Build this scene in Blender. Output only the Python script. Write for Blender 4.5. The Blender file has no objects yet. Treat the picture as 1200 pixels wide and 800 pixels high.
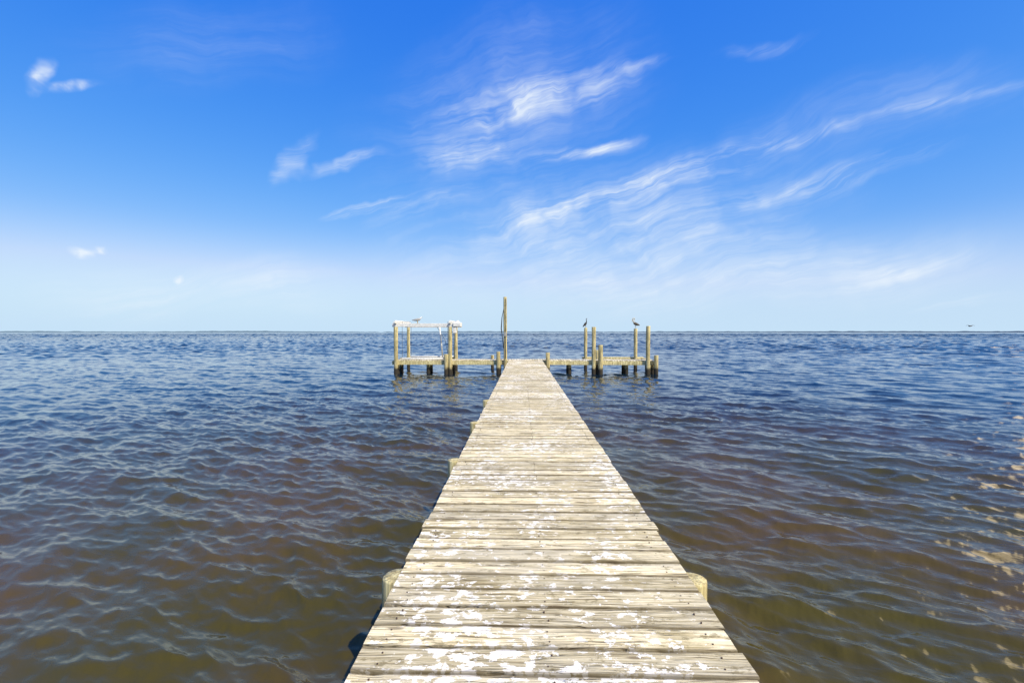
import bpy, bmesh, math, random
import numpy as np
from mathutils import Matrix, Vector, Euler, noise as mnoise
random.seed(7); rng=np.random.default_rng(11)
S=bpy.context.scene
S.view_settings.view_transform='Standard'; S.view_settings.look='None'; S.view_settings.exposure=0
EYE=2.37; DECK=0.77; F=560.0
XL,XR=-0.817,1.088
# ------------------------------------------------ camera
cam=bpy.data.cameras.new('camera'); co=bpy.data.objects.new('camera',cam); S.collection.objects.link(co)
cam.sensor_width=36; cam.lens=16.8; cam.clip_end=30000; cam.clip_start=0.05
co.location=(0,0,EYE); co.rotation_euler=(math.radians(90-1.125),0,math.radians(1.33)); S.camera=co
R=Euler(co.rotation_euler).to_matrix()
def azel(px,py):
    d=R@Vector(((px-600)/F,(400-py)/F,-1)); d.normalize()
    return math.atan2(d.x,d.y), math.asin(d.z)
# ------------------------------------------------ node helpers
class NT:
    def __init__(s,nt): s.nt=nt
    def n(s,t,**k):
        nd=s.nt.nodes.new(t)
        for a,b in k.items(): setattr(nd,a,b)
        return nd
    def l(s,a,b): s.nt.links.new(a,b)
    def put(s,sock,v):
        if isinstance(v,bpy.types.NodeSocket): s.l(v,sock)
        else: sock.default_value=v
    def math(s,op,a,b=0.0,c=None,clamp=False):
        m=s.n('ShaderNodeMath',operation=op,use_clamp=clamp); s.put(m.inputs[0],a); s.put(m.inputs[1],b)
        if c is not None: s.put(m.inputs[2],c)
        return m.outputs[0]
    def vm(s,op,a,b=None):
        m=s.n('ShaderNodeVectorMath',operation=op); s.put(m.inputs[0],a)
        if b is not None: s.put(m.inputs[1],b)
        return m.outputs['Value'] if op in('LENGTH','DOT_PRODUCT') else m.outputs[0]
    def mapr(s,v,a,b,c=0.0,d=1.0,smooth=True):
        m=s.n('ShaderNodeMapRange',interpolation_type='SMOOTHSTEP' if smooth else 'LINEAR')
        s.put(m.inputs[0],v)
        for i,x in enumerate((a,b,c,d)): s.put(m.inputs[i+1],x)
        return m.outputs[0]
    def mapping(s,v,loc=(0,0,0),rot=(0,0,0),sc=(1,1,1),tp='POINT'):
        m=s.n('ShaderNodeMapping',vector_type=tp); s.put(m.inputs[0],v)
        m.inputs[1].default_value=loc; m.inputs[2].default_value=rot; m.inputs[3].default_value=sc
        return m.outputs[0]
    def noise(s,v,sc,det=4,rough=.55,dist=0,out=0):
        m=s.n('ShaderNodeTexNoise'); s.put(m.inputs['Vector'],v); m.inputs['Scale'].default_value=sc
        m.inputs['Detail'].default_value=det; m.inputs['Roughness'].default_value=rough; m.inputs['Distortion'].default_value=dist
        return m.outputs[out]
    def mix(s,f,a,b,bt='MIX'):
        m=s.n('ShaderNodeMix',data_type='RGBA',blend_type=bt); s.put(m.inputs[0],f)
        for i,x in ((6,a),(7,b)):
            if not isinstance(x,bpy.types.NodeSocket) and len(x)==3: x=(*x,1)
            s.put(m.inputs[i],x)
        return m.outputs[2]
def newmat(name):
    m=bpy.data.materials.new(name); m.use_nodes=True; t=NT(m.node_tree); return m,t,m.node_tree.nodes['Principled BSDF']
# ------------------------------------------------ world
SUN_AZ,SUN_EL=math.radians(140),math.radians(50)
W=bpy.data.worlds.new('World'); S.world=W; W.use_nodes=True; t=NT(W.node_tree); bg=W.node_tree.nodes['Background']
try:
    W.cycles.sampling_method='MANUAL'; W.cycles.sample_map_resolution=256
except Exception as e: print(e)
bg.inputs[1].default_value=0.1
sky=t.n('ShaderNodeTexSky',sky_type='NISHITA'); sky.sun_disc=False; sky.sun_elevation=SUN_EL; sky.sun_rotation=SUN_AZ
sky.air_density=1.0; sky.dust_density=1.0; sky.ozone_density=2.0
sep=t.n('ShaderNodeSeparateColor'); t.l(sky.outputs[0],sep.inputs[0])
cc=t.n('ShaderNodeCombineColor'); ch=[]
for i,(a,p,mx) in enumerate(((3.7,2.05,.60),(1.22,.97,.79),(1.10,.23,1.0))):
    v=t.math('MULTIPLY',sep.outputs[i],.1); v=t.math('POWER',v,p); v=t.math('MULTIPLY',v,a); v=t.math('MINIMUM',v,mx); ch.append(v)
ch[0]=t.math('MINIMUM',ch[0],t.math('MULTIPLY',ch[1],.76))
for i in range(3): t.l(ch[i],cc.inputs[i])
tc=t.n('ShaderNodeTexCoord'); dirv=t.vm('NORMALIZE',tc.outputs['Generated'])
sx=t.n('ShaderNodeSeparateXYZ'); t.l(dirv,sx.inputs[0])
az=t.math('ARCTAN2',sx.outputs[0],sx.outputs[1]); el=t.math('ARCSINE',sx.outputs[2])
cv=t.n('ShaderNodeCombineXYZ'); t.l(az,cv.inputs[0]); t.l(el,cv.inputs[1]); ae=cv.outputs[0]
skyc=t.mix(t.mapr(el,-.03,.21,.95,0),cc.outputs[0],(.60,.80,.95))
w1=t.noise(ae,4,1,.5,out=1); w1=t.vm('SUBTRACT',w1,(.5,.5,.5)); w1=t.vm('MULTIPLY',w1,(.12,.09,0))
w2=t.noise(ae,18,2,.6,out=1); w2=t.vm('SUBTRACT',w2,(.5,.5,.5)); w2=t.vm('MULTIPLY',w2,(.06,.022,0))
wa=t.vm('ADD',ae,w1); wa=t.vm('ADD',wa,w2)
wb=t.vm('ADD',ae,t.vm('MULTIPLY',w2,(.7,1.0,0)))
def blob(base,p1,p2,th,inten):
    a1,e1=azel(*p1); a2,e2=azel(*p2)
    mx_,my_=(p1[0]+p2[0])/2-600,(p1[1]+p2[1])/2-400
    c2=1/(1+(mx_*mx_+my_*my_)/F/F)
    L=1.15*math.hypot(a2-a1,e2-e1)/2; ang=math.atan2(e2-e1,a2-a1)
    m=t.mapping(base,((a1+a2)/2,(e1+e2)/2,0),(0,0,ang),(L,1.35*th/F*c2**.75,1),'TEXTURE')
    return t.mapr(t.vm('LENGTH',m),0,1.0,inten,0)
def total(base,lst):
    acc=None
    for b in lst:
        v=blob(base,*b); acc=v if acc is None else t.math('ADD',acc,v)
    return acc
cirrus=[((505,140),(740,82),24,.85),((470,195),(630,165),22,.55),((625,184),(745,166),10,.95),
 ((318,222),(376,162),12,.6),((350,209),(445,184),7,.7),((375,254),(490,236),6,.75),((430,262),(560,225),13,.4),
 ((700,82),(790,60),8,.35),((830,58),(960,30),10,.28),((540,278),(960,142),20,.75),((840,178),(1220,96),11,.55),
 ((810,246),(1120,176),17,.62),((980,318),(1140,292),16,.45),
 ((1030,355),(1200,338),10,.3)]
veil=[((420,310),(1020,205),75,.66),((240,345),(430,325),36,.5),((600,345),(1040,295),50,.55),((860,330),(1200,285),50,.5),((0,345),(320,325),42,.4),((400,200),(780,40),95,.32),((840,160),(1250,90),50,.24),((60,70),(420,30),60,.12)]
fr=t.mapping(wa,rot=(0,0,math.radians(-15))); fm=t.mapping(fr,sc=(2.5,27,1)); fib=t.noise(fm,1.4,5,.70,.15)
fibm=t.mapr(fib,.38,.72,.0,1.45,False)
pt=t.noise(wa,7,3,.64); pm=t.mapr(pt,.30,.68,.2,1.15)
ci=t.math('MULTIPLY',t.math('MULTIPLY',total(wa,cirrus),t.math('ADD',fibm,.12)),pm)
ve=t.math('MULTIPLY',total(wa,veil),t.math('MULTIPLY',t.math('ADD',t.math('MULTIPLY',fibm,.6),.30),t.math('ADD',t.math('MULTIPLY',pm,.7),.30)))
cumul=[((84,299),(112,297),8,1.3),((106,293),(132,293),6,1.1),((198,326),(218,325),6,1.2),((32,114),(64,70),11,.8),((45,108),(128,98),7,.6)]
cu2=t.mapr(t.noise(wb,30,3,.6),.35,.65,.2,1.1)
# unseen bright cloud added right of the view for warm sheen on water
sheen_cloud=t.mapping(wa,(math.radians(88),math.radians(22),0),(0,0,0),(math.radians(42.5),math.radians(32),1),'TEXTURE')
sheen_mask=t.mapr(t.vm('LENGTH',sheen_cloud),.88,1.0,1.0,0)
sheen_mask=t.math('MULTIPLY',sheen_mask,t.mapr(pt,.26,.46,0,1))
cu=t.math('MULTIPLY',total(wb,cumul),cu2)
tot=t.math('ADD',t.math('ADD',ci,ve),cu); tot=t.math('MINIMUM',tot,.85)
col=t.mix(tot,skyc,(.84,.92,1.0))
col=t.mix(t.math('MINIMUM',sheen_mask,.95),col,(3.2,2.65,1.95))
col=t.mix(1.0,col,(10,10,10),'MULTIPLY')
t.l(col,bg.inputs[0])
sun=bpy.data.lights.new('sun','SUN'); so=bpy.data.objects.new('sun',sun); S.collection.objects.link(so)
sun.energy=5; sun.angle=math.radians(.5); sun.color=(1,.92,.78)
sd=Vector((math.sin(SUN_AZ)*math.cos(SUN_EL),math.cos(SUN_AZ)*math.cos(SUN_EL),math.sin(SUN_EL)))
so.rotation_euler=sd.to_track_quat('Z','Y').to_euler(); so.location=(20,-20,30)
# ------------------------------------------------ water
def tile(N,L,lp,wdir,spread,lmin,seed,pw=3.6):
    r=np.random.default_rng(seed)
    k1=np.fft.fftfreq(N,L/N)*2*np.pi; KX,KY=np.meshgrid(k1,k1,indexing='ij'); K=np.hypot(KX,KY); K[0,0]=1
    kp=2*np.pi/lp
    th=(KX*math.cos(wdir)+KY*math.sin(wdir))/K
    P=np.exp(-1.0*(kp/K)**2)/K**pw*(np.abs(th)**spread+.05)*np.exp(-(K*lmin/(2*np.pi))**2)
    P[0,0]=0
    h=np.fft.fft2(r.normal(size=(N,N)))*np.sqrt(P)
    H=np.real(np.fft.ifft2(h)); DX=np.real(np.fft.ifft2(-1j*KX/K*h)); DY=np.real(np.fft.ifft2(-1j*KY/K*h))
    sl=np.real(np.fft.ifft2(1j*KX*h)).std()**2+np.real(np.fft.ifft2(1j*KY*h)).std()**2
    s=1/math.sqrt(sl); return H*s,DX*s,DY*s
def samp(A,L,x,y):
    N=A.shape[0]; u=(x/L*N)%N; v=(y/L*N)%N; i=np.floor(u).astype(int); j=np.floor(v).astype(int); fu=u-i; fv=v-j
    fu=fu*fu*(3-2*fu)*.5+fu*.5; fv=fv*fv*(3-2*fv)*.5+fv*.5
    i%=N; j%=N; i2=(i+1)%N; j2=(j+1)%N
    return (A[i,j]*(1-fu)*(1-fv)+A[i2,j]*fu*(1-fv)+A[i,j2]*(1-fu)*fv+A[i2,j2]*fu*fv)
wd=math.radians(62)
T1=tile(1024,29.0,.78,wd,6,.10,1,3.3); T2=tile(512,47.0,2.6,wd+.4,4,.6,2); T3=tile(512,150.,2.8,wd,4,1.4,3); T4=tile(512,420.,9.,wd,4,4,4)
a_f=np.linspace(math.radians(-60),math.radians(60),1000); a_b=np.linspace(math.radians(60),math.radians(300),160)[1:-1]
A=np.concatenate([a_f,a_b])
r1=np.exp(np.linspace(math.log(.9),math.log(900),940)); r2=np.exp(np.linspace(math.log(900),math.log(9000),30))[1:]
RR=np.concatenate([r1,r2]); rr,aa=np.meshgrid(RR,A,indexing='ij')
x=rr*np.sin(aa); y=rr*np.cos(aa)
def ss(a,b,v):
    q=np.clip((v-a)/(b-a),0,1); return q*q*(3-2*q)
gust=.90+.30*np.sin(x*.11+y*.05+1)*np.sin(y*.13-x*.04)+.25*np.sin(x*.43+1.3*np.sin(y*.3))*np.sin(y*.51+.8*np.sin(x*.37))
s1=.225*(1-.9*ss(40,110,rr))*gust; s2=.10*(1-ss(80,160,rr)); s3=.26*ss(30,90,rr)*(1-.5*ss(200,500,rr)); s4=.24*ss(150,400,rr)*(1-ss(900,3000,rr))
c,s_=math.cos(.6),math.sin(.6); x2=x*c-y*s_; y2=x*s_+y*c
z=samp(T1[0],29,x,y)*s1+samp(T2[0],47,x2,y2)*s2+samp(T3[0],150,x,y)*s3+samp(T4[0],420,x,y)*s4
dx=samp(T1[1],29,x,y)*s1; dy=samp(T1[2],29,x,y)*s1
X=x-.8*dx; Y=y-.8*dy
nr,na=rr.shape
V=np.stack([X,Y,z],-1).reshape(-1,3); V=np.vstack([V,[[0,0,0]]])
ii,jj=np.meshgrid(np.arange(nr-1),np.arange(na),indexing='ij'); j2=(jj+1)%na
Q=np.stack([ii*na+jj,(ii)*na+j2,(ii+1)*na+j2,(ii+1)*na+jj],-1).reshape(-1,4)[:,::-1]
tri=np.array([[nr*na,(j+1)%na,j] for j in range(na)])
me=bpy.data.meshes.new('water'); me.vertices.add(len(V)); me.vertices.foreach_set('co',V.astype(np.float32).ravel())
nl=Q.size+tri.size; me.loops.add(nl); me.loops.foreach_set('vertex_index',np.concatenate([Q.ravel(),tri.ravel()]).astype(np.int32))
me.polygons.add(len(Q)+len(tri))
ls=np.concatenate([np.arange(len(Q))*4,len(Q)*4+np.arange(len(tri))*3]).astype(np.int32)
me.polygons.foreach_set('loop_start',ls)
me.polygons.foreach_set('use_smooth',np.ones(len(ls),bool)); me.update(calc_edges=True)
wo=bpy.data.objects.new('water',me); S.collection.objects.link(wo)
m,t,b=newmat('water_mat')
g=t.n('ShaderNodeNewGeometry'); P=g.outputs['Position']
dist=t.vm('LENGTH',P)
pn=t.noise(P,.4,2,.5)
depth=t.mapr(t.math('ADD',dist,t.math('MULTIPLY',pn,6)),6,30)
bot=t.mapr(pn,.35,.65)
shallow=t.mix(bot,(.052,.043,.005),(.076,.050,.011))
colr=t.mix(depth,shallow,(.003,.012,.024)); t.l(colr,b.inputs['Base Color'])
b.inputs['IOR'].default_value=1.333
t.l(t.mapr(dist,10,400,.02,.12),b.inputs['Roughness'])
t.l(t.mapr(dist,15,150,.5,.36),b.inputs['Specular IOR Level'])
n1=t.noise(t.mapping(t.mapping(P,rot=(0,0,.48)),sc=(.6,1.3,1)),10,2,.5,.3)
bp1=t.n('ShaderNodeBump'); bp1.inputs['Strength'].default_value=.3; bp1.inputs['Distance'].default_value=.02; t.l(n1,bp1.inputs['Height'])
t.l(bp1.outputs[0],b.inputs['Normal'])
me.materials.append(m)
# ------------------------------------------------ wood materials
def plank_mat():
    m,t,b=newmat('weathered_planks')
    g=t.n('ShaderNodeNewGeometry'); P=g.outputs['Position']
    at=t.n('ShaderNodeAttribute',attribute_name='rnd'); r=at.outputs['Fac']
    ac=t.n('ShaderNodeAttribute',attribute_name='across').outputs['Fac']
    off=t.n('ShaderNodeCombineXYZ'); t.l(t.math('MULTIPLY',r,37),off.inputs[0]); t.l(t.math('MULTIPLY',r,91),off.inputs[2])
    Q=t.vm('ADD',P,off.outputs[0])
    wob=t.noise(t.mapping(Q,sc=(1.2,5,1)),1.5,2,.5,out=1)
    Qw=t.vm('ADD',Q,t.vm('MULTIPLY',t.vm('SUBTRACT',wob,(.5,.5,.5)),(0,.05,0)))
    g1=t.noise(t.mapping(Qw,sc=(1.6,60,1)),1.3,5,.6)
    g2=t.noise(t.mapping(Qw,sc=(4,170,1)),1.0,3,.6)
    gr=t.math('ADD',t.math('MULTIPLY',g1,.6),t.math('MULTIPLY',g2,.4))
    ramp=t.n('ShaderNodeValToRGB'); e=ramp.color_ramp.elements
    e[0].position=.38; e[0].color=(.13,.10,.052,1); e[1].position=.59; e[1].color=(.90,.81,.57,1)
    for p,c in ((.44,(.43,.355,.205,1)),(.50,(.72,.62,.39,1))):
        q=e.new(p); q.color=c
    t.l(gr,ramp.inputs[0]); c=ramp.outputs[0]
    tone=t.mapr(r,0,1,.70,1.12,False); tn=t.n('ShaderNodeCombineXYZ'); [t.l(tone,tn.inputs[i]) for i in range(3)]
    c=t.mix(1,c,tn.outputs[0],'MULTIPLY')
    # grey weathering, dirt / algae
    gw=t.noise(t.mapping(Q,sc=(.8,2.5,1)),1.2,4,.6); c=t.mix(t.math('MULTIPLY',t.mapr(gw,.46,.62),.42),c,(.50,.465,.37))
    d=t.noise(t.mapping(P,sc=(1.2,2.6,1)),1.6,6,.68); c=t.mix(t.math('MULTIPLY',t.mapr(d,.50,.68),.5),c,(.30,.235,.09))
    mo=t.noise(t.mapping(P,sc=(1,2.0,1)),6.5,7,.8); c=t.mix(t.math('MULTIPLY',t.mapr(mo,.535,.61),.66),c,(.16,.125,.05))
    # splits
    ck=t.noise(t.mapping(Qw,sc=(1.1,46,1)),1.0,2,.5,.2); ckm=t.mapr(t.math('ABSOLUTE',t.math('SUBTRACT',ck,.5)),.0,.015,1,0)
    ckm=t.math('MULTIPLY',ckm,t.mapr(t.noise(Q,2.2,2,.5),.44,.56))
    c=t.mix(t.math('MULTIPLY',ckm,.85),c,(.05,.035,.018))
    # knots
    vo=t.n('ShaderNodeTexVoronoi'); t.l(t.mapping(Q,sc=(1.1,4.5,0)),vo.inputs['Vector']); vo.inputs['Scale'].default_value=1.6
    c=t.mix(t.math('MULTIPLY',t.mapr(vo.outputs['Distance'],.05,.12,1,0),.7),c,(.12,.08,.04))
    # flaked white (old paint / droppings)
    big=t.mapr(t.noise(t.mapping(P,sc=(1,.55,1)),1.3,3,.55),.36,.64,-.045,.085)
    fl=t.noise(t.mapping(P,sc=(1.3,1.8,1)),10,7,.68,.2); fl=t.math('ADD',fl,big)
    fl=t.math('ADD',fl,t.math('MULTIPLY',t.math('SUBTRACT',g1,.5),.16))
    flm=t.mapr(fl,.592,.615)
    c=t.mix(t.math('MULTIPLY',flm,.92),c,(.92,.88,.79))
    ed=t.mapr(t.math('ABSOLUTE',t.math('SUBTRACT',ac,.5)),.40,.5,0,.75); c=t.mix(ed,c,(.10,.075,.04))
    t.l(c,b.inputs['Base Color']); b.inputs['Roughness'].default_value=.82; b.inputs['Specular IOR Level'].default_value=.25
    h=t.math('ADD',gr,t.math('MULTIPLY',ckm,-.5))
    bp=t.n('ShaderNodeBump'); bp.inputs['Strength'].default_value=1.0; bp.inputs['Distance'].default_value=.015; t.l(h,bp.inputs['Height']); t.l(bp.outputs[0],b.inputs['Normal'])
    return m
def pile_mat(name,light=(.52,.46,.25),dark=(.27,.22,.11)):
    m,t,b=newmat(name); g=t.n('ShaderNodeNewGeometry'); P=g.outputs['Position']; sp=t.n('ShaderNodeSeparateXYZ'); t.l(P,sp.inputs[0])
    n=t.noise(t.mapping(P,sc=(14,14,.9)),1.5,5,.6); c=t.mix(t.mapr(n,.36,.64),dark,light)
    n2=t.noise(P,2.2,4,.6); c=t.mix(t.math('MULTIPLY',t.mapr(n2,.5,.7),.5),c,(.20,.19,.07))
    nf=t.noise(t.mapping(P,sc=(40,40,3)),1.5,4,.65); c=t.mix(t.math('MULTIPLY',t.mapr(nf,.52,.62),.6),c,(.12,.09,.04))
    zz=t.math('ADD',sp.outputs[2],t.math('MULTIPLY',t.noise(P,6,3,.6),.3)); c=t.mix(t.mapr(zz,.38,.62,1,0),c,(.030,.024,.014))
    t.l(c,b.inputs['Base Color']); b.inputs['Roughness'].default_value=.85
    bp=t.n('ShaderNodeBump'); bp.inputs['Strength'].default_value=.8; bp.inputs['Distance'].default_value=.02; t.l(t.math('ADD',n,t.math('MULTIPLY',nf,.5)),bp.inputs['Height']); t.l(bp.outputs[0],b.inputs['Normal'])
    return m
def flat(name,c,rough=.6,metal=0):
    m,t,b=newmat(name); g=t.n('ShaderNodeNewGeometry'); n=t.noise(g.outputs['Position'],9,4,.6)
    cc=t.mix(t.mapr(n,.3,.7),tuple(v*.75 for v in c),c); t.l(cc,b.inputs['Base Color']); b.inputs['Roughness'].default_value=rough; b.inputs['Metallic'].default_value=metal
    return m
M_pl=plank_mat(); M_pi=pile_mat('piling_wood',(.64,.56,.29),(.34,.275,.125)); M_bm=pile_mat('beam_wood',(.76,.68,.36),(.46,.38,.18))
M_al=flat('white_metal',(.80,.79,.74),.4); M_nail=flat('rusty_nail',(.07,.04,.025),.7); M_dk=flat('dark_cable',(.03,.03,.03),.6)
# ------------------------------------------------ geometry helpers
def mkobj(name,verts,faces,mat,parent=None,smooth=False):
    me=bpy.data.meshes.new(name); me.from_pydata(verts,[],faces); me.update(); me.materials.append(mat)
    if smooth: me.polygons.foreach_set('use_smooth',[True]*len(me.polygons))
    o=bpy.data.objects.new(name,me); S.collection.objects.link(o)
    if parent: o.parent=parent
    return o
def empty(name,loc=(0,0,0)):
    o=bpy.data.objects.new(name,None); S.collection.objects.link(o); o.location=(0,0,0); return o
class MB:
    def __init__(s): s.v=[]; s.f=[]
    def add(s,v,f):
        o=len(s.v); s.v+= [tuple(a) for a in v]; s.f+=[tuple(i+o for i in q) for q in f]
    def tube(s,pts,rad,seg=10,cap=True,wob=0):
        pts=[Vector(p) for p in pts]; vs=[]; fs=[]; up=None
        for i,p in enumerate(pts):
            d=(pts[min(i+1,len(pts)-1)]-pts[max(i-1,0)]).normalized()
            if up is None: up=Vector((0,0,1)) if abs(d.z)<.8 else Vector((1,0,0))
            a=d.cross(up).normalized(); bb=a.cross(d).normalized()
            r=rad[i] if isinstance(rad,(list,tuple)) else rad
            rw,rh=r if isinstance(r,tuple) else (r,r)
            for k in range(seg):
                an=2*math.pi*k/seg; q=1+wob*(mnoise.noise(p*1.3+Vector((math.cos(an)*.8,math.sin(an)*.8,0))))
                vs.append(p+a*math.cos(an)*rw*q+bb*math.sin(an)*rh*q)
        n=len(pts)
        for i in range(n-1):
            for k in range(seg):
                k2=(k+1)%seg; fs.append((i*seg+k,i*seg+k2,(i+1)*seg+k2,(i+1)*seg+k))
        if cap: fs.append(tuple(range(seg))[::-1]); fs.append(tuple((n-1)*seg+k for k in range(seg)))
        s.add(vs,fs)
    def pile(s,x,y,z0,z1,r,lean=(0,0)):
        n=9; pts=[(x+lean[0]*i/n,y+lean[1]*i/n,z0+(z1-z0)*i/n) for i in range(n)]
        pts+= [(x+lean[0],y+lean[1],z1-.012),(x+lean[0],y+lean[1],z1),(x+lean[0],y+lean[1],z1+.001)]
        rs=[r*(1.06-.08*i/n) for i in range(n)]+[r*.98,r*.93,r*.5]
        s.tube(pts,rs,16,True,.14)
    def box(s,x0,x1,y0,y1,z0,z1,bv=.008):
        bm=bmesh.new(); bmesh.ops.create_cube(bm,size=1)
        for v in bm.verts: v.co=Vector(((x0+x1)/2+v.co.x*(x1-x0),(y0+y1)/2+v.co.y*(y1-y0),(z0+z1)/2+v.co.z*(z1-z0)))
        bmesh.ops.bevel(bm,geom=bm.edges[:],offset=bv,segments=1,affect='EDGES')
        bm.verts.index_update(); s.add([v.co.copy() for v in bm.verts],[[v.index for v in f.verts] for f in bm.faces]); bm.free()
    def out(s,name,mat,parent=None,smooth=False): return mkobj(name,s.v,s.f,mat,parent,smooth)
def planks(name,y0,y1,x0,x1,ztop,pitch,parent,alongx=True,nx=34,jit=.010):
    V=[];Fc=[];rn=[];ac=[]
    prof=[(0,-.038),(0,-.006),(.012,.0),(.3,.0015),(.5,.002),(.7,.0015),(.988,0),(1,-.006),(1,-.038)]
    n=int(round((y1-y0)/pitch))
    for i in range(n):
        a=y0+i*pitch; gap=random.uniform(.006,.016); w=pitch-gap; r=random.random()
        dz=random.uniform(-.004,.003); ti=random.uniform(-.004,.004); yaw=random.uniform(-.003,.003)
        e0=x0+random.gauss(0,jit*.5); e1=x1+random.gauss(0,jit*.5); cup=random.uniform(-1.5,2)
        o=len(V); L=e1-e0
        for k in range(nx+1):
            u=k/nx; xx=e0+L*u
            ea=.006*mnoise.noise(Vector((xx*2.3,i*5.1,0)))+.004*mnoise.noise(Vector((xx*11,i*5.1,3)))
            eb=.006*mnoise.noise(Vector((xx*2.3,i*5.1,9)))+.004*mnoise.noise(Vector((xx*11,i*5.1,6)))
            for (p,q) in prof:
                yy=a+gap/2+p*w+(ea*(1-p)+eb*p)+yaw*(xx-(x0+x1)/2)
                wr=.003*mnoise.noise(Vector((xx*6,p*2,i*3.3)))
                chip=0
                if p in(0,1,.012,.988): chip=-.007*max(0,mnoise.noise(Vector((xx*9,p*5,i*7.7)))-.05)
                if q<=-.03: zz=ztop+dz+q
                else: zz=ztop+dz+(q*cup if q>0 else q)+ti*(p-.5)*1.5+wr+chip
                V.append((xx,yy,zz) if alongx else (yy,xx,zz)); rn.append(r); ac.append(min(1,max(0,p)))
        m=len(prof)
        for k in range(nx):
            for j in range(m):
                j2=(j+1)%m; f=(o+k*m+j,o+k*m+j2,o+(k+1)*m+j2,o+(k+1)*m+j); Fc.append(f if not alongx else f[::-1])
        Fc.append(tuple(o+j for j in range(m))); Fc.append(tuple(o+nx*m+j for j in range(m))[::-1])
    ob=mkobj(name,V,Fc,M_pl,parent)
    bm=bmesh.new(); bm.from_mesh(ob.data); bmesh.ops.recalc_face_normals(bm,faces=bm.faces[:]); bm.to_mesh(ob.data); bm.free()
    A1=ob.data.attributes.new('rnd','FLOAT','POINT'); A1.data.foreach_set('value',rn)
    A2=ob.data.attributes.new('across','FLOAT','POINT'); A2.data.foreach_set('value',ac)
    return ob
# ------------------------------------------------ pier
pier=empty('wooden_pier'); PITCH=.184
Y0=-8*PITCH*6; YE=27.1
planks('deck_boards',Y0,Y0+round((YE-Y0)/PITCH)*PITCH,XL,XR,DECK,PITCH,pier)
nb=MB(); 
for i in range(int(16/PITCH)):
    for xs in (XL+.12,(XL+XR)/2,XR-.12):
        for q in (.28,.72):
            x=xs+random.gauss(0,.008); y=math.floor(-1/PITCH)*PITCH+ (Y0%PITCH)+(i+q)*PITCH
            nb.tube([(x,y,DECK-.01),(x,y,DECK+.0035)],.0048,7)
nb.out('nails',M_nail,pier)
sb=MB()
for xs in (XL+.10,(XL+XR)/2,XR-.10): sb.box(xs-.03,xs+.03,Y0,YE-.1,DECK-.25,DECK-.043)
sb.out('stringers',M_bm,pier)
pb=MB(); cb=MB()
ys=[-6,-3.1,-.0,3.12,5.95,8.45,11.2,13.9,16.6,19.3,22.0,24.6]
for y in ys:
    for sgn,e in ((-1,XL),(1,XR)):
        if y<4: x=e+sgn*.006; zt=DECK-.014; r=.105
        elif sgn<0: x=e-.04 if y<12 else e+.10; zt=DECK+.0 if y<12 else DECK-.045; r=.092
        else: x=e-.14; zt=DECK-.045; r=.10
        pb.pile(x,y,-1.6,zt,r,(random.uniform(-.02,.02)*(y>12),0))
    cb.box(XL+.02,XR-.02,y-.2,y-.14,DECK-.46,DECK-.255)
pb.out('pilings',M_pi,pier,True); cb.out('cross_beams',M_bm,pier)
# ------------------------------------------------ T platform
K=27/F
def PX(px,D=27): return (px-613)*D/F
def PZ(py,D=27): return EYE+(389-py)*D/F
plat=empty('dock_platform')
planks('walkway_boards',PX(459),PX(768),27.12,28.35,DECK,.15,plat,alongx=False,nx=6)
bb=MB()
bb.box(PX(458),PX(770),27.06,27.105,DECK-.26,DECK-.045)       # front fascia
bb.box(PX(458),PX(770),28.30,28.345,DECK-.26,DECK-.045)
for x0,x1 in ((PX(459),PX(527)),(PX(690),PX(770))):
    bb.box(x0,x1,30.2,30.4,DECK-.02,DECK+.03); bb.box(x0,x1,30.15,30.197,DECK-.22,DECK+.02)
bb.box(PX(459)-.05,PX(459)+.15,28.36,30.14,DECK-.15,DECK-.02)
bb.box(PX(770)-.15,PX(770)+.05,28.36,30.14,DECK-.15,DECK-.02)
bb.out('beams',M_bm,plat)
pp=MB()
for px in (463,500,527,584,642,668,703,735,766):
    for yy in (27.35,28.15): pp.pile(PX(px),yy,-1.6,DECK-.05,.11)
for px in (470,524,703,757): pp.pile(PX(px,30.3),30.3,-1.6,DECK-.03,.11)
pp.out('support_pilings',M_pi,plat,True)
def piling(px,D,pyt,r=.11,name='mooring_piling',lean=(0,0)):
    b=MB(); b.pile(PX(px,D),D,-1.6,PZ(pyt,D),r,lean); return b.out(name,M_pi,None,True)
piling(584,26.9,412,.12); piling(642,26.9,413,.12); piling(577,30.4,416,.10)
piling(695.5,26.92,383,.115); piling(758,26.92,382,.115,lean=(.03,0)); piling(686,30.0,384,.10); piling(744,30.0,385,.11)
piling(703.5,26.85,404,.13); piling(768,26.88,416,.12); piling(699.5,29.6,410,.10); piling(522.5,26.88,415,.12)
# ------------------------------------------------ boat lift
lift=empty('boat_lift'); lp=MB(); zt=PZ(383)
lp.pile(PX(463.5),26.92,-1.6,zt,.115); lp.pile(PX(527.5),26.92,-1.6,zt,.11); lp.pile(PX(478,30),30.0,-1.6,zt,.10); lp.pile(PX(534,30),30.0,-1.6,zt,.11)
lp.out('lift_pilings',M_pi,lift,True)
lb=MB()
for yy in (26.92,30.0): lb.box(PX(459,yy) if yy<28 else PX(474,yy),PX(533,yy) if yy<28 else PX(541,yy),yy-.05,yy+.05,zt+.003,zt+.20,.01)
lb.out('top_beams',M_al,lift)
l2=MB()
for xx in (PX(463.5),PX(527.5)): l2.box(xx-.06,xx+.06,26.6,30.4,zt+.205,zt+.30,.01)
l2.out('cable_beams',M_al,lift)
l3=MB()
for xx in (PX(463.5),PX(527.5)): l3.tube([(xx,26.7,zt+.34),(xx,28.5,zt+.34),(xx,30.3,zt+.34)],.03,10)
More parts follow.
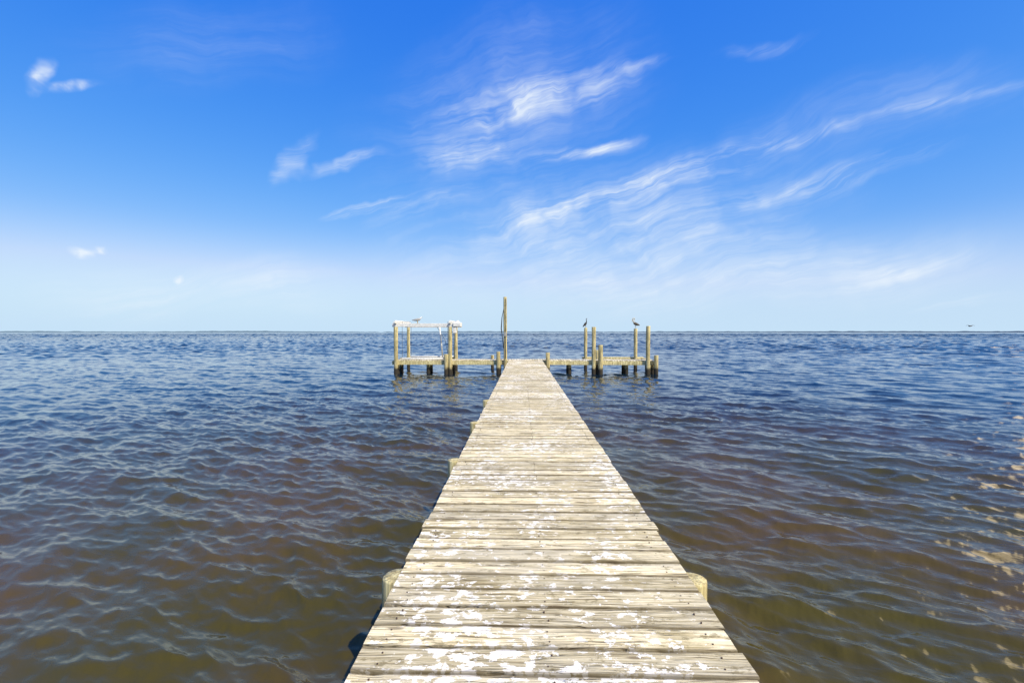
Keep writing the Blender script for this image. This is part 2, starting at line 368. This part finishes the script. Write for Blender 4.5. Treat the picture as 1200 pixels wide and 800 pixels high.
for yy in (27.4,29.6): l3.box(PX(468),PX(523),yy-.06,yy+.06,.80,.90,.01)
l3.tube([(PX(513),27.4,zt+.2),(PX(517),27.4,.9)],.045,8); l3.tube([(PX(519.5),29.5,zt+.2),(PX(521),29.5,.9)],.035,8)
l3.out('cradle_and_pipes',M_al,lift,True)
mo=MB(); mo.box(PX(531),PX(541),26.75,27.15,zt+.0,zt+.26,.04); mo.tube([(PX(536),26.95,zt+.24),(PX(536),26.95,zt+.36)],[.13,.09],12); mo.box(PX(531),PX(535),26.8,27.05,zt-.35,zt-.003,.02)
mo.out('motor_housing',M_al,lift)
lc=MB()
for xx in (PX(468.5),PX(523)):
    for yy in (27.4,29.6): lc.tube([(xx,yy,zt+.3),(xx,yy,.9)],.010,6)
lc.tube([(PX(509),27.4,zt+.1),(PX(520),27.4,1.9),(PX(524),27.3,1.0)],.012,6)
lc.out('cables',M_dk,lift)
# ------------------------------------------------ tall pole
pole=empty('utility_pole'); b=MB(); b.pile(PX(592.5),26.95,-1.6,PZ(348),.095,(-.03,0)); b.out('pole',M_pi,pole,True)
b=MB(); x0=PX(592.5)
b.tube([(x0-.10,26.88,PZ(362)),(x0-.20,26.88,PZ(372)),(x0-.24,26.88,PZ(385)),(x0-.17,26.88,PZ(396)),(x0-.11,26.88,PZ(408))],[.015,.022,.03,.022,.015],8)
b.tube([(x0+.02,26.85,PZ(350)),(x0+.03,26.84,PZ(385)),(x0,26.83,PZ(420))],.014,6); b.out('power_cable',M_dk,pole,True)
b=MB(); b.box(x0-.08,x0+.06,26.79,26.85,PZ(394),PZ(389),.012); b.out('outlet_box',flat('grey_box',(.35,.34,.3)),pole)
# ------------------------------------------------ birds
def bird(name,loc,head,scale,kind):
    root=empty(name)
    Mx=Matrix.Translation(loc)@Matrix.Rotation(head,4,'Z')@Matrix.Scale(scale,4)
    if kind=='pelican':
        cb,cn,cbill=(.13,.11,.085),(.55,.52,.42),(.35,.27,.14)
        body=[(-.36,.24),(-.28,.27),(-.14,.31),(0,.37),(.11,.43),(.17,.49)]; br=[(.02,.012),(.06,.035),(.11,.09),(.135,.125),(.105,.11),(.05,.06)]
        neck=[(.13,.43),(.20,.53),(.17,.62),(.10,.69),(.09,.77),(.14,.83),(.20,.825),(.24,.81)]; nr=[.07,.05,.038,.034,.036,.048,.042,.02]
        bill=[(.22,.82),(.27,.72),(.30,.60),(.31,.50)]; blr=[(.022,.03),(.02,.045),(.018,.035),(.008,.01)]
        legs=.24
    elif kind=='cormorant':
        cb,cn,cbill=(.035,.032,.03),(.05,.042,.035),(.30,.2,.08)
        body=[(-.26,.06),(-.18,.14),(-.08,.24),(0,.34),(.05,.43),(.06,.50)]; br=[(.03,.01),(.05,.025),(.085,.075),(.10,.095),(.08,.08),(.045,.05)]
        neck=[(.05,.46),(.09,.56),(.07,.66),(.04,.74),(.07,.80),(.12,.81)]; nr=[.055,.04,.03,.028,.035,.018]
        bill=[(.11,.81),(.17,.81),(.22,.80)]; blr=[(.012,.014),(.009,.01),(.005,.006)]; legs=.2
    else:
        cb,cn,cbill=(.36,.37,.38),(.75,.75,.73),(.6,.4,.06)
        body=[(-.30,.17),(-.2,.18),(-.08,.19),(.04,.21),(.13,.25),(.17,.28)]; br=[(.015,.008),(.04,.025),(.075,.065),(.085,.08),(.06,.065),(.035,.04)]
        neck=[(.13,.25),(.18,.31),(.21,.35),(.25,.35)]; nr=[.05,.036,.04,.018]
        bill=[(.245,.35),(.28,.345),(.31,.335)]; blr=[(.01,.012),(.008,.01),(.004,.005)]; legs=.13
    def part(nm,fn,mat):
        b=MB(); fn(b); b.v=[tuple(Mx@Vector(v)) for v in b.v]; o=b.out(nm,mat,root,True)
        s=o.modifiers.new('s','SUBSURF'); s.levels=1; s.render_levels=1
    mb=flat(name+'_body',cb,.8); mn=flat(name+'_neck',cn,.8); ml=flat(name+'_bill',cbill,.6)
    P=lambda L:[(a,0,z) for a,z in L]
    part('body',lambda b:b.tube(P(body),br,12),mb); part('neck_and_head',lambda b:b.tube(P(neck),nr,10),mn); part('bill',lambda b:b.tube(P(bill),blr,8),ml)
    def wings(b):
        for sg in(-1,1):
            pts=[(a-.02,sg*br[i+1][0]*.86,z+.015) for i,(a,z) in enumerate(body[1:5])]
            b.tube([(body[0][0]-.02,sg*.02,body[0][1]+.02)]+pts,[(.012,.012),(.02,.035),(.03,.07),(.032,.085),(.02,.05)],8)
    part('wings',wings,mb)
    def lg(b):
        for sg in(-1,1):
            b.tube([(-.01,sg*.05,legs+.06),(.015,sg*.05,legs*.5),(0,sg*.05,.015)],[.025,.012,.011],6)
            b.tube([(-.02,sg*.05,.012),(.03,sg*.05,.012),(.08,sg*.05,.008)],[(.012,.01),(.025,.01),(.035,.006)],6)
    part('legs',lg,ml)
    return root
bird('pelican',(PX(744,30),30.0,PZ(385,30)),math.radians(200),.80,'pelican')
bird('cormorant',(PX(686,30),30.0,PZ(384,30)),math.radians(15),.72,'cormorant')
bird('seagull',(PX(489),26.92,zt+.195),math.radians(20),1.0,'gull')
# flying bird
fb=MB(); a_=azel(1137,382); D=90; fx,fy=math.sin(a_[0])*D,math.cos(a_[0])*D; fz=EYE+D*math.tan(a_[1])
fb.tube([(fx-.28,fy,fz),(fx-.1,fy,fz),(fx+.1,fy,fz+.02),(fx+.3,fy,fz+.03)],[.02,.08,.07,.015],8)
for sg in(-1,1): fb.tube([(fx,fy,fz),(fx+sg*.35,fy+.05*sg,fz+.12),(fx+sg*.7,fy+.1*sg,fz+.05)],[(.08,.02),(.07,.015),(.02,.01)],6)
fb.out('flying_seabird',flat('dark_plumage',(.08,.075,.07)),None,True)
# ------------------------------------------------ distant shore
v=[];f=[];D=8300; n=900
for i in range(n+1):
    a=math.radians(-75+150*i/n); e=mnoise.noise(Vector((i*.013,0,0)))*16+mnoise.noise(Vector((i*.21,5,0)))*7+11+abs(mnoise.noise(Vector((i*.9,2,0))))*6
    e=max(-3,e); v+= [(D*math.sin(a),D*math.cos(a),-5),(D*math.sin(a),D*math.cos(a),e)]
    if i<n: f.append((2*i,2*i+2,2*i+3,2*i+1))
mkobj('distant_shoreline',v,f,flat('hazy_trees',(.09,.16,.25),1))  # bluish haze of distance is mixed into the tree colour
